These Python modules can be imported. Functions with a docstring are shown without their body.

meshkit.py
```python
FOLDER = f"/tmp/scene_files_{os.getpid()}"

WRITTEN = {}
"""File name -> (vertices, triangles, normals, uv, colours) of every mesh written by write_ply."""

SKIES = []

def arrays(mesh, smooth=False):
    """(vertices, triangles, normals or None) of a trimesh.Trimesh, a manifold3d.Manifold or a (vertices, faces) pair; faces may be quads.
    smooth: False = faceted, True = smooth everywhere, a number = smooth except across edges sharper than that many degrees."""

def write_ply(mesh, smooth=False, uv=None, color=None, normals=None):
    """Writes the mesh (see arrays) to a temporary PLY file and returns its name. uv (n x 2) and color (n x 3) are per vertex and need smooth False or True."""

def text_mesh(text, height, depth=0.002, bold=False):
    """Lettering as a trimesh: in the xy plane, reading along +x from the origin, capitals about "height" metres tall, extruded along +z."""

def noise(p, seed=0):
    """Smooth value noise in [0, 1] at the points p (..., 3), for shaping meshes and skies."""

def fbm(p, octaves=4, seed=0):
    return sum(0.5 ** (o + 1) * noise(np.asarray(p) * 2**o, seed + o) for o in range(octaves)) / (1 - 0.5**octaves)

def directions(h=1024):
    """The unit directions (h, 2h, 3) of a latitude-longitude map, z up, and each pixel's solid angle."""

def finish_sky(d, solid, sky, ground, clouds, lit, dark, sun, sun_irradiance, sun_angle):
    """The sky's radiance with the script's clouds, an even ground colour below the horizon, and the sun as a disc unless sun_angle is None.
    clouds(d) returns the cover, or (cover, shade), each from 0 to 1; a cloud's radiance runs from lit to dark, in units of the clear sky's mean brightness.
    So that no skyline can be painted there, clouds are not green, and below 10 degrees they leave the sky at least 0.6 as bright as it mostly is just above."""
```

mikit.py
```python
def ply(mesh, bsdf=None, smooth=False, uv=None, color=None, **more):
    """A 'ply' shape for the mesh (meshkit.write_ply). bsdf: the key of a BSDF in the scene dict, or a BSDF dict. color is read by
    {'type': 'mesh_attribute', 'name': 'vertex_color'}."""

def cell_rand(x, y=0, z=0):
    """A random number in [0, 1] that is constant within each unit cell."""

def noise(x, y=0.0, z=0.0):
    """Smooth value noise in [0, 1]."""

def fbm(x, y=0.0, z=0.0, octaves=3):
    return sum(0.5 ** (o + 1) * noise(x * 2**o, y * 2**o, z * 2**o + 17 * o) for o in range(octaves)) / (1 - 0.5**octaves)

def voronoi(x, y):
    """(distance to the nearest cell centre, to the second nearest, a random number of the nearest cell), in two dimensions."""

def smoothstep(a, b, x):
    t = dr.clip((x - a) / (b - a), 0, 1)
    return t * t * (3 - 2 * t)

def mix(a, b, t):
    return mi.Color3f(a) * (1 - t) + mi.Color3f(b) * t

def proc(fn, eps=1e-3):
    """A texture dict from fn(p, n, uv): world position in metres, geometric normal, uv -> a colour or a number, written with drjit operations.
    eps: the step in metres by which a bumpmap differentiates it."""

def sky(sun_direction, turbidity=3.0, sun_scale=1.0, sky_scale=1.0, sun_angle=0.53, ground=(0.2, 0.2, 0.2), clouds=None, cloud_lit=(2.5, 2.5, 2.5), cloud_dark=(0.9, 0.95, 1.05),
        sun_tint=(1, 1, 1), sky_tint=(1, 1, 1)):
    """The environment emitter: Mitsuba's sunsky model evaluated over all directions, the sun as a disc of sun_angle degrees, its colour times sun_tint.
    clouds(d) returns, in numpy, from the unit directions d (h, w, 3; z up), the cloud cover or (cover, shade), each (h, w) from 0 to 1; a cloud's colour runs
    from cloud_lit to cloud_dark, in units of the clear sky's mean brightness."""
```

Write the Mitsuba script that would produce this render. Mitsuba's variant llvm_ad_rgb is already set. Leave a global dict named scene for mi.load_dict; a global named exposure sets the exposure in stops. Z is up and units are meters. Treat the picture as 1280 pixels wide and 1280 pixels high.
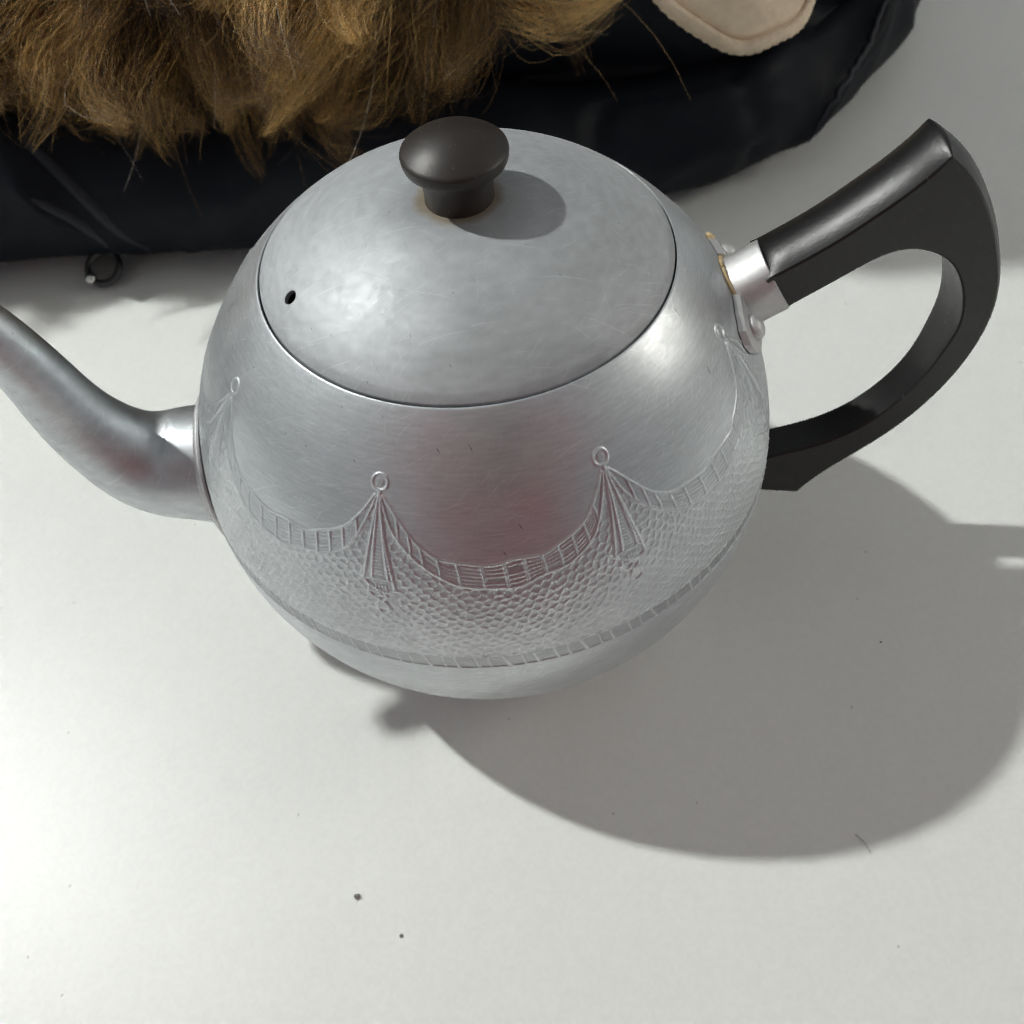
import math, os, tempfile
import numpy as np, trimesh, mitsuba as mi, drjit as dr, mikit, meshkit
import manifold3d as m3
from mikit import proc, noise, fbm, voronoi, smoothstep, mix
from scipy.interpolate import PchipInterpolator, CubicSpline
from scipy.spatial import cKDTree
from shapely.geometry import Polygon

T = mi.ScalarTransform4f
scene, labels = {'type': 'scene'}, {}
RNG = np.random.default_rng(7)

# ------------------------------------------------------------------ camera
EYE = np.array([0.0, -0.18677, 0.27947])
FWD = np.array([0.015694, 0.589341, -0.807732])
UP = np.array([0.117689, 0.801127, 0.586809])
# FWD is refined below the fit; focus on the front of the pot
scene['camera'] = {'type': 'thinlens', 'fov': 56.145, 'fov_axis': 'x', 'aperture_radius': 0.0008, 'focus_distance': 0.232,
                   'near_clip': 0.01, 'far_clip': 50.0,
                   'to_world': T().look_at(origin=EYE.tolist(), target=(EYE + FWD).tolist(), up=UP.tolist())}
# ------------------------------------------------------------------ light
AZ, EL = math.radians(155.84), math.radians(50.8)
KEY = 1.8 * np.array([math.cos(EL) * math.cos(AZ), math.cos(EL) * math.sin(AZ), math.sin(EL)])
KEY_R, KEY_E = 0.026, 2.35
AZ2, EL2 = math.radians(4), math.radians(29)
SIDE = 1.6 * np.array([math.cos(EL2) * math.cos(AZ2), math.cos(EL2) * math.sin(AZ2), math.sin(EL2)])
SIDE_R, SIDE_E = 0.26, 0.55
scene['room_light'] = {'type': 'constant', 'radiance': {'type': 'rgb', 'value': [0.240, 0.251, 0.256]}}
exposure = 0.0


# ------------------------------------------------------------------ helpers
def thing(key, label, cat, group=None, kind=None):
    d = {'label': label, 'category': cat}
    if group: d['group'] = group
    if kind: d['kind'] = kind
    labels[key] = d
    return key


def put(key, mesh, bsdf, smooth=False, mm=True, **kw):
    if mm:
        if isinstance(mesh, (tuple, list)):
            mesh = (np.asarray(mesh[0], float) * 0.001, mesh[1])
        else:
            mesh = mesh.copy(); mesh.apply_scale(0.001)
    scene[key] = mikit.ply(mesh, bsdf, smooth=smooth, **kw)


def grid(V, closed_u=False, closed_v=False):
    """(nv, nu, 3) array of points -> (vertices, triangles)"""
    nv, nu = V.shape[:2]
    i, j = np.meshgrid(np.arange(nv - (not closed_v)), np.arange(nu - (not closed_u)), indexing='ij')
    a = i * nu + j; b = i * nu + (j + 1) % nu
    c = ((i + 1) % nv) * nu + (j + 1) % nu; d = ((i + 1) % nv) * nu + j
    f = np.concatenate([np.stack([a, b, c], -1).reshape(-1, 3), np.stack([a, c, d], -1).reshape(-1, 3)])
    return V.reshape(-1, 3), f


def lathe(rz, n=160, center=(0, 0, 0)):
    """closed solid of revolution of a profile from (0, z0) to (0, z1), counter-clockwise seen with r to the right"""
    rz = np.asarray(rz, float)
    ph = np.linspace(0, 2 * np.pi, n, endpoint=False)
    V = np.stack([rz[:, :1] * np.cos(ph), rz[:, :1] * np.sin(ph), np.repeat(rz[:, 1:], n, 1)], -1) + np.asarray(center)
    v, f = grid(V, closed_u=True)
    m = trimesh.Trimesh(v, f, process=True, validate=True)
    return m


def dense(pts, n, closed=False):
    """smooth curve through the points"""
    pts = np.asarray(pts, float)
    if closed: pts = np.vstack([pts, pts[:1]])
    t = np.concatenate([[0], np.cumsum(np.linalg.norm(np.diff(pts, axis=0), axis=1))])
    cs = CubicSpline(t, pts, bc_type='periodic' if closed else 'natural')
    return cs(np.linspace(0, t[-1], n, endpoint=not closed))


def tube(path, rad, sides=24, cap=True, flat=None):
    p = np.asarray(path, float); rad = np.broadcast_to(rad, (len(p),))
    t = np.gradient(p, axis=0); t /= np.linalg.norm(t, axis=1, keepdims=True)
    ref = np.array([0, 1.0, 0]) if flat is None else np.asarray(flat, float)
    a = ref - (t @ ref)[:, None] * t; a /= np.linalg.norm(a, axis=1, keepdims=True)
    b = np.cross(t, a)
    g = np.linspace(0, 2 * np.pi, sides, endpoint=False)
    V = p[:, None] + rad[:, None, None] * (np.cos(g)[None, :, None] * a[:, None] + np.sin(g)[None, :, None] * b[:, None])
    if cap:
        V = np.concatenate([np.repeat(p[:1, None], sides, 1), V, np.repeat(p[-1:, None], sides, 1)])
    v, f = grid(V, closed_u=True)
    return trimesh.Trimesh(v, f, process=True, validate=True)


def sphere_m(c, r, seg=28):
    return m3.Manifold.sphere(float(r), seg).translate([float(q) for q in c])


def chain(pts):
    """pts: (x, y, z, r); the hulls of neighbours joined"""
    out = []
    for p, q in zip(pts[:-1], pts[1:]):
        out.append(m3.Manifold.batch_hull([sphere_m(p[:3], p[3]), sphere_m(q[:3], q[3])]))
    return m3.Manifold.batch_boolean(out, m3.OpType.Add)


def to_tri(man):
    mm_ = man.to_mesh()
    return trimesh.Trimesh(np.array(mm_.vert_properties[:, :3], float), np.array(mm_.tri_verts), process=True)


def blob(chains, edge=6.0, iters=20):
    man = m3.Manifold.batch_boolean(chains, m3.OpType.Add).refine_to_length(edge)
    t = to_tri(man)
    return trimesh.smoothing.filter_taubin(t, lamb=0.5, nu=0.51, iterations=iters)


# ------------------------------------------------------------------ materials
def rgb(*c): return {'type': 'rgb', 'value': list(c)}


def bumped(bsdf, fn, eps=1e-4, scale=1.0):
    return {'type': 'bumpmap', 'arbitrary': proc(fn, eps), 'scale': scale, 'bsdf': bsdf}


def scratch_layer(u, v, cell, ln, wid, ang0, spread, seed):
    """short straight scratches, one per cell: 1 in the middle of a scratch"""
    iu, iv = dr.floor(u / cell), dr.floor(v / cell)
    m = mi.Float(0)
    for a in (-1, 0, 1):
        for b in (-1, 0, 1):
            cx, cy = iu + a, iv + b
            rnd = [mikit.cell_rand(cx, cy, seed + k) for k in range(4)]
            g = ang0 + (rnd[2] - 0.5) * spread
            c, s_ = dr.cos(g), dr.sin(g)
            du, dv = u - (cx + rnd[0]) * cell, v - (cy + rnd[1]) * cell
            al = du * c + dv * s_
            ac = dr.abs(dv * c - du * s_ + (rnd[3] - 0.5) * 0.03 * al * al)
            L = ln * (0.25 + 0.75 * rnd[3] * rnd[3])
            m = dr.maximum(m, smoothstep(wid, wid * 0.35, ac) * smoothstep(L, L * 0.5, dr.abs(al)) * (0.25 + 0.75 * rnd[1]))
    return m


def alu_base(p, uv, u, v, ring):
    x, y, z = p.x * 1000, p.y * 1000, p.z * 1000
    a = fbm(x * 0.06, y * 0.06, z * 0.06, 4)
    b = noise(x * 0.35, y * 0.35, z * ring)
    c = fbm(x * 1.1, y * 1.1, z * 1.1, 2)
    w = 0.70 + 0.17 * (a - 0.5) + 0.11 * (b - 0.5) + 0.06 * (c - 0.5)
    patch = smoothstep(0.35, 0.65, fbm(x * 0.045 + 9, y * 0.045, z * 0.045, 2))
    sc = scratch_layer(u, v, 2.7, 3.4, 0.14, 0.75, 1.5, 11) * (0.35 + 0.65 * patch) + 0.9 * scratch_layer(u, v, 8.5, 9.0, 0.15, 0.55, 2.6, 31) - 0.5 * scratch_layer(u + 3.0, v, 6.5, 5.0, 0.15, 2.4, 2.0, 57)
    w = (w + 0.125 * sc) * (1 + uv.x)                                   # uv.x: tarnish plus painted relief shading, hollows darker, raised lines brighter
    s, _, r = voronoi(x * 0.22 + z * 0.13, y * 0.22 - z * 0.17)        # small dark pits
    w = w * (1 - 0.5 * smoothstep(0.04, 0.02, s) * mi.Float(dr.select(r > 0.86, 1.0, 0.0)))
    return mi.Color3f(w * 0.955, w, w * 1.03)


def alu_color(p, n, uv):
    return alu_base(p, uv, dr.atan2(p.y, p.x) * 72, p.z * 1100, 2.4)


def spout_color(p, n, uv):
    return alu_base(p, mi.Point2f(0, 0), p.x * 1000 + p.z * 400, p.z * 900 - p.y * 500, 0.5) * 0.97


def alu_rough(p, n, uv):
    x, y, z = p.x * 1000, p.y * 1000, p.z * 1000
    return 0.47 + 0.16 * (fbm(x * 0.12, y * 0.12, z * 0.12, 3) - 0.5) + 0.10 * (fbm(x * 1.3, y * 1.3, z * 1.3, 2) - 0.5)


def alu_bump(p, n, uv):
    x, y, z = p.x * 1000, p.y * 1000, p.z * 1000
    h = 0.0045 * noise(x * 0.35, y * 0.35, z * 3.2) + 0.012 * fbm(x * 0.25, y * 0.25, z * 0.25, 2) + 0.006 * noise(x * 2.2, y * 2.2, z * 2.2)
    return h * 0.001


def spout_bump(p, n, uv):
    x, y, z = p.x * 1000, p.y * 1000, p.z * 1000
    s, _, r = voronoi(x * 0.9 + y * 0.4, z * 0.9 - y * 0.5)
    pit = smoothstep(0.30, 0.10, s) * dr.select(r > 0.55, 1.0, 0.0) * smoothstep(-112, -122, x)
    return (0.02 * fbm(x * 0.3, y * 0.3, z * 0.3, 2) + 0.006 * noise(x * 2.2, y * 2.2, z * 2.2) - 0.05 * pit) * 0.001


def metal(color, rough, **kw):
    return {'type': 'principled', 'base_color': color, 'metallic': 1.0, 'roughness': rough, **kw}


def two_lobes(color, sharp, broad, w):
    """worn metal: a narrow sheen over a broad one"""
    return {'type': 'blendbsdf', 'weight': w, 'a': metal(proc(color), proc(sharp)), 'b': metal(proc(color), proc(broad))}


def rough_at(base):
    return lambda p, n, uv: alu_rough(p, n, uv) + (base - 0.47)


scene['m_aluminium'] = bumped(two_lobes(alu_color, rough_at(0.35), rough_at(0.64), 0.5), alu_bump, 1.5e-4)


KNOB_Z = 0.1475


def lid_color(p, n, uv):
    c = alu_base(p, mi.Point2f(0, 0), p.x * 1000, p.y * 1000, 1.2)
    r = dr.sqrt(p.x * p.x + p.y * p.y) * 1000
    wob = 1.6 * fbm(p.x * 400, p.y * 400, 2.0, 2)
    k = smoothstep(12.2, 9.4, r + wob) * 0.75                            # amber residue round the knob
    return mix(c, mi.Color3f(0.46, 0.36, 0.22), k)


scene['m_lid'] = bumped(two_lobes(lid_color, rough_at(0.60), rough_at(0.86), 0.68), alu_bump, 1.5e-4)
scene['m_spout'] = bumped(metal(proc(spout_color), proc(alu_rough)), spout_bump, 1.5e-4)
scene['m_alu_plain'] = metal(proc(lambda p, n, uv: mi.Color3f(0.78 + 0.12 * (fbm(p.x * 700, p.y * 700, p.z * 700, 2) - 0.5))), 0.58)
scene['m_resin'] = {'type': 'principled', 'base_color': proc(lambda p, n, uv: mix((0.62, 0.50, 0.30), (0.35, 0.24, 0.10), fbm(p.x * 900, p.y * 900, p.z * 900, 2))), 'roughness': 0.35, 'specular': 0.5}


def bake_color(p, n, uv):
    k = fbm(p.x * 260, p.y * 260, p.z * 260, 3)
    s, _, r = voronoi(p.x * 700 + p.z * 300, p.y * 700 - p.z * 500)
    dust = smoothstep(0.10, 0.03, s) * dr.select(r > 0.86, 1.0, 0.0)
    return mix(mi.Color3f(0.0062, 0.0064, 0.0066) + mi.Color3f(0.005) * k, (0.30, 0.29, 0.28), 0.22 * dust)


scene['m_bakelite'] = bumped({'type': 'principled', 'base_color': proc(bake_color), 'roughness': 0.38, 'specular': 0.5}, lambda p, n, uv: 3e-5 * fbm(p.x * 1500, p.y * 1500, p.z * 1500, 2), 1e-4)
scene['m_knob'] = bumped({'type': 'principled', 'base_color': proc(lambda p, n, uv: bake_color(p, n, uv) + mi.Color3f(0.014, 0.009, 0.006)), 'roughness': 0.44, 'specular': 0.5}, lambda p, n, uv: 1.2e-5 * fbm(p.x * 1500, p.y * 1500, p.z * 1500, 2), 1e-4)


def table_color(p, n, uv):
    k = fbm(p.x * 14, p.y * 14, 1.0, 3) - 0.5
    v = 0.755 + 0.02 * k + 0.03 * (noise(p.x * 1000, p.y * 1000, 3.0) - 0.5) + 0.008 * (noise(p.x * 420, p.y * 420, 7.0) - 0.5)
    c = mi.Color3f(v * 0.975, v, v * 0.968)
    s, _, r = voronoi(p.x * 90, p.y * 90)
    fleck = smoothstep(0.05, 0.02, s) * dr.select(r > 0.97, 1.0, 0.0)
    return mix(c, (0.40, 0.38, 0.35), 0.55 * fleck)


scene['m_table'] = {'type': 'principled', 'base_color': proc(table_color), 'roughness': 0.42, 'specular': 0.6}
scene['m_dark'] = {'type': 'principled', 'base_color': rgb(0.02, 0.02, 0.02), 'roughness': 0.6}


def cloth_color(p, n, uv):
    k = fbm(p.x * 40, p.y * 40, p.z * 40, 3)
    return mix((0.0030, 0.0040, 0.0064), (0.0075, 0.0092, 0.0135), k)


scene['m_jacket'] = bumped({'type': 'principled', 'base_color': proc(cloth_color), 'roughness': 0.55, 'specular': 0.12}, lambda p, n, uv: 6e-5 * fbm(p.x * 900, p.y * 900, p.z * 900, 2), 2e-4)
scene['m_seam'] = {'type': 'principled', 'base_color': rgb(0.013, 0.015, 0.020), 'roughness': 0.55, 'specular': 0.25}


def suede_color(p, n, uv):
    k = fbm(p.x * 300, p.y * 300, p.z * 300, 3)
    return mix((0.60, 0.485, 0.35), (0.78, 0.65, 0.49), k)


scene['m_suede'] = bumped({'type': 'principled', 'base_color': proc(suede_color), 'roughness': 0.9, 'specular': 0.1, 'sheen': 0.6}, lambda p, n, uv: 2.2e-4 * fbm(p.x * 1100, p.y * 1100, p.z * 1100, 3), 2e-4)
FUR = [(0.060, 0.031, 0.011), (0.25, 0.138, 0.042), (0.55, 0.34, 0.105), (0.78, 0.53, 0.23), (0.85, 0.77, 0.63)]
for i, c in enumerate(FUR):
    scene[f'm_fur_{i}'] = {'type': 'principled', 'base_color': rgb(*c), 'roughness': 0.38, 'specular': 0.5}

for k in [k for k in scene if k.startswith('m_')]:
    scene[k] = {'type': 'twosided', 'bsdf': scene[k]}

# ------------------------------------------------------------------ table
def rounded_slab(x0, x1, y0, y1, z0, z1, r=4):
    cs = [[x, y, z] for x in (x0 + r, x1 - r) for y in (y0 + r, y1 - r) for z in (z0 + r, z1 - r)]
    return to_tri(m3.Manifold.batch_hull([sphere_m(c, r, 16) for c in cs]))


def axis(lo, a, b, hi, step):
    return np.concatenate([np.linspace(lo, a, 24, endpoint=False), np.arange(a, b, step), np.linspace(b, hi, 24)])


tx, ty = axis(-900, -214, 30, 900, 0.56), axis(-300, -178, 90, 900, 0.56)
TX, TY = np.meshgrid(tx, ty)
win = np.clip((TX + 214) / 6, 0, 1) * np.clip((30 - TX) / 40, 0, 1) * np.clip((TY + 178) / 6, 0, 1) * np.clip((90 - TY) / 30, 0, 1)
Pn = np.stack([TX * 0.95, TY * 0.95, 0 * TX], -1)
TZ = win * (0.034 * (meshkit.noise(Pn, 1) - 0.5) + 0.014 * (meshkit.noise(Pn * 1.7, 2) - 0.5)) - 0.04 * (win > 0)
v, f = grid(np.stack([TX, TY, TZ], -1))
edge = rounded_slab(-900, 900, -300, 900, -28, -0.2)
slab = trimesh.util.concatenate([trimesh.Trimesh(v, f, process=False), edge])
put('table_top', slab, 'm_table', smooth=True)
thing('table_top', 'white matt laminate table top with fine orange peel texture', 'table', kind='structure')

# ------------------------------------------------------------------ teapot
thing('teapot', 'round brushed aluminium teapot with hammered belly, garland engraving and black handle', 'teapot')
ZC = 67.5
LAT = np.radians([-60, -45, -30, -15, 0, 15, 30, 45, 60, 75, 90])
RHO = PchipInterpolator(LAT, [76.8, 77.5, 78.3, 79.2, 80.0, 80.1, 80.2, 80.6, 81.2, 80.8, 77.6])
LID_LAT = math.radians(52.0)
BASE_LAT = -math.asin((ZC - 3.0) / 77.0)


def surf_pt(phi, lat, off=0.0):
    r = RHO(lat) + off
    return np.stack([r * np.cos(lat) * np.cos(phi), r * np.cos(lat) * np.sin(phi), ZC + r * np.sin(lat)], -1)


def surf_n(phi, lat):
    return np.stack([np.cos(lat) * np.cos(phi), np.cos(lat) * np.sin(phi), np.sin(lat)], -1)


# --- the stamped relief, drawn in (degrees from a bead's meridian, latitude in degrees), repeated eight times round the pot
BEAD0 = 247.18
TOPE = [(0.7, 37.2), (1.6, 36.4), (4.3, 33.5), (7.9, 29.8), (11.8, 27.6), (16.0, 26.9), (20.9, 26.3), (25.7, 27.0), (30.0, 26.9), (33.3, 28.1), (36.1, 29.2), (38.5, 30.5), (41.3, 33.3), (44.2, 37.2)]
BOTE = [(0.5, 37.0), (2.5, 32.4), (4.9, 29.4), (8.3, 26.4), (12.1, 24.1), (15.4, 22.7), (20.4, 22.1), (24.6, 21.8), (29.6, 23.3), (33.6, 23.9), (37.5, 25.8), (40.0, 27.9), (42.2, 31.6), (44.5, 37.0)]
top_c = PchipInterpolator(*np.array(TOPE).T); bot_c = PchipInterpolator(*np.array(BOTE).T)
CO = math.cos(math.radians(30)) * 80.4 * math.pi / 180      # mm per degree of azimuth in the relief's own flat map
CL = 80.4 * math.pi / 180


def line(pts, n=None):
    p = np.array(pts, float)
    out = []
    for a, b in zip(p[:-1], p[1:]):
        k = max(2, int(np.hypot((b[0] - a[0]) * CO, (b[1] - a[1]) * CL) / 0.1))
        out.append(a + (b - a) * np.linspace(0, 1, k)[:, None])
    return np.vstack(out)


major, minor = [], []
tt = np.linspace(0.7, 44.2, 300); major.append(line(np.stack([tt, top_c(tt)], -1)))
tt = np.linspace(0.5, 44.5, 300); major.append(line(np.stack([tt, bot_c(tt)], -1)))
TICKS = [4.2, 6.6, 8.8, 11.8, 15.2, 19.4, 23.4, 26.9, 30.2, 33.2, 36.0, 38.6, 41.2]
for a in TICKS:
    lo, hi = float(bot_c(a)), float(top_c(a - 0.4))
    major.append(line([(a, lo + 0.15), (a - 0.15, 0.5 * (lo + hi)), (a - 0.5, hi - 0.1)]))
for i in range(len(TICKS) - 1):                                  # weave lines in the cells of the ribbon
    a, b = TICKS[i] + 0.35, TICKS[i + 1] - 0.55
    for k in range(1, 6):
        w = k / 6
        t_ = np.linspace(a, b, 12)
        if (i * 5 + k) % 7 == 6: continue
        minor.append(line(np.stack([t_, bot_c(t_) * (1 - w) + top_c(t_) * w], -1)))
# bow tail hanging from the bead
L0, R0, TB = -2.3, 3.3, 22.0
for x0, x1 in ((L0, 0), (R0, 0), (-0.75, -0.05), (2.35, 0.25)):
    major.append(line([(x1, 37.8), (x1 + (x0 - x1) * 0.45, 30.4), (x0, TB + (0.5 if abs(x0) < 2.4 and x0 != L0 else 0))]))
g_ = np.linspace(0, 2 * np.pi, 60)
major.append(line(np.stack([(L0 + R0) / 2 + (R0 - L0) / 2 * np.cos(g_[:31]), TB + 0.45 * np.sin(g_[:31])], -1)))
major.append(line([(L0, TB), (-1.5, 21.2), (-0.3, 20.6), (1.2, 20.0), (2.6, 20.0), (3.5, 20.6), (R0, TB)]))
major.append(line([(-1.3, 21.0), (-1.4, 19.6), (-0.7, 18.6), (0.6, 18.3), (1.9, 17.5), (2.3, 16.4), (1.7, 15.6), (0.7, 15.3), (0.2, 16.2)]))
major.append(line([(-1.2, 19.9), (0.1, 20.0), (1.0, 19.3), (-0.1, 18.6)]))
major.append(line([(0.6, 18.3), (0.2, 17.0), (0.2, 16.2)])); major.append(line([(1.2, 20.0), (2.0, 19.0), (1.2, 18.1)]))
for z in np.arange(22.9, 35.8, 0.62):                           # cross lines on the tail
    f = (37.8 - z) / (37.8 - TB)
    minor.append(line([(-0.75 * f + 0.1 * f, z), (1.35 * f, z - 0.05)]))
    if 24 < z < 31 and int(z * 10) % 3: minor.append(line([(2.5 * f, z), (3.0 * f, z)]))
for k in range(1, 5): minor.append(line([(-0.6 + 0.6 * k, 21.2), (-0.4 + 0.6 * k, 20.3)])); minor.append(line([(-0.4 + 0.45 * k, 17.6), (0 + 0.4 * k, 16.4)]))
# bead
major.append(line(np.stack([0 + 1.62 * np.cos(g_), 39.4 + 1.30 * np.sin(g_)], -1)))
tree_major = cKDTree(np.vstack([np.concatenate([m + [45 * k, 0] for m in major]) for k in (-1, 0, 1)]) * [CO, CL])
tree_minor = cKDTree(np.vstack([np.concatenate([m + [45 * k, 0] for m in minor]) for k in (-1, 0, 1)]) * [CO, CL])
# hammer marks: points spread over the sphere
NH = 18500
kk = np.arange(NH) + 0.5
hz = 1 - 2 * kk / NH; hp = kk * math.pi * (3 - math.sqrt(5))
ham = np.stack([np.sqrt(1 - hz**2) * np.cos(hp), np.sqrt(1 - hz**2) * np.sin(hp), hz], -1) * 80 + RNG.normal(0, 0.30, (NH, 3))
tree_ham = cKDTree(ham)
BAND0, BAND1 = 2.3, 5.7


def sstep(a, b, v):
    t = np.clip((v - a) / (b - a), 0, 1); return t * t * (3 - 2 * t)


def relief(phi, lat):
    """height in mm of the stamped pattern"""
    pd, ld = np.degrees(phi), np.degrees(lat)
    dp = (pd - BEAD0) % 45.0
    q = np.stack([dp * CO, ld * CL], -1)
    d1 = tree_major.query(q, distance_upper_bound=2)[0]; d2 = tree_minor.query(q, distance_upper_bound=2)[0]
    l1, l2 = np.exp(-(np.minimum(d1, 9) / 0.28) ** 2), np.exp(-(np.minimum(d2, 9) / 0.20) ** 2)
    h = 0.28 * l1 + 0.17 * l2
    g = 0.20 * l1 + 0.18 * l2
    dc = np.where(dp > 22.5, dp - 45, dp)
    bd = np.hypot(dc * CO, (ld - 39.4) * CL)
    h += 0.10 * sstep(1.25, 0.7, bd)                                # bead boss
    # where the hammered ground is
    t_ = np.clip(dp, 0.8, 44.2)
    below = sstep(0.0, 0.5, bot_c(np.clip(dp, 0.5, 44.5)) - ld)
    f = (37.8 - ld) / (37.8 - TB)
    tail = (dc > L0 * f - 0.3) & (dc < R0 * f + 0.3) & (ld > TB - 0.2)
    curl = (dc > -1.6) & (dc < 3.6) & (ld > 18.2) & (ld < 22.1) | (dc > -0.3) & (dc < 2.4) & (ld > 15.2) & (ld < 18.4)
    mask = below * ~tail * ~curl
    upper = mask * (ld > BAND1)
    lower = (ld < BAND0) * sstep(-30, -8, ld)
    dd = tree_ham.query(np.stack([80 * np.cos(lat) * np.cos(phi), 80 * np.cos(lat) * np.sin(phi), 80 * np.sin(lat)], -1), k=2)[0]
    cell = sstep(0.0, 1.05, dd[:, 1] - dd[:, 0])
    h -= (0.135 * upper + 0.04 * lower) * cell
    g += upper * (0.05 - 0.10 * cell)  # hammer shading put into the colour: ridges lighter, hollows darker
    ribbon = (ld < top_c(t_)) & (below < 0.01) & ~tail & (dp > 0.8) & (dp < 44.2)
    h -= 0.05 * ribbon
    g -= 0.11 * ribbon
    g -= 0.06 * (tail & (ld < 37)) + 0.09 * curl
    h -= 0.07 * curl
    # band of little blocks
    inb = sstep(BAND0 - 0.1, BAND0 + 0.15, ld) * sstep(BAND1 + 0.1, BAND1 - 0.15, ld)
    tk = (pd + 0.25 * (ld - 4)) / 2.77 + 0.15 * np.sin(pd * 0.9)
    dt = np.abs(tk - np.round(tk)) * 2.77 * 80 * math.pi / 180
    h += inb * (-0.22 + 0.34 * np.exp(-(dt / 0.26) ** 2) + 0.025 * np.sin(ld * 14)) + 0.16 * np.exp(-((ld - BAND1) * CL / 0.28) ** 2) + 0.14 * np.exp(-((ld - BAND0) * CL / 0.28) ** 2)
    g += inb * (-0.24 + 0.38 * np.exp(-(dt / 0.26) ** 2)) + 0.05 * np.exp(-((ld - BAND1) * CL / 0.28) ** 2)
    return h, np.clip(g, -0.4, 0.3)


phis = np.concatenate([np.linspace(170, 375, 1180, endpoint=False), np.linspace(375, 530, 200, endpoint=False)])
lats = np.concatenate([np.linspace(math.degrees(BASE_LAT), -18, 30, endpoint=False), np.linspace(-18, 1.2, 60, endpoint=False), np.linspace(1.2, 41.5, 205, endpoint=False), np.linspace(41.5, 51.2, 24)])
PH, LA = np.meshgrid(np.radians(phis), np.radians(lats))
H, G = (q.reshape(PH.shape) for q in relief(PH.ravel() % (2 * np.pi), LA.ravel()))
Vb = surf_pt(PH, LA, H)
ph1 = np.radians(phis)


def ring(r, z):
    return np.stack([r * np.cos(ph1), r * np.sin(ph1), np.full_like(ph1, z)], -1)[None]


r_e = RHO(LID_LAT) * math.cos(LID_LAT); z_e = ZC + RHO(LID_LAT) * math.sin(LID_LAT)
r_b = RHO(BASE_LAT) * math.cos(BASE_LAT)
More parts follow.
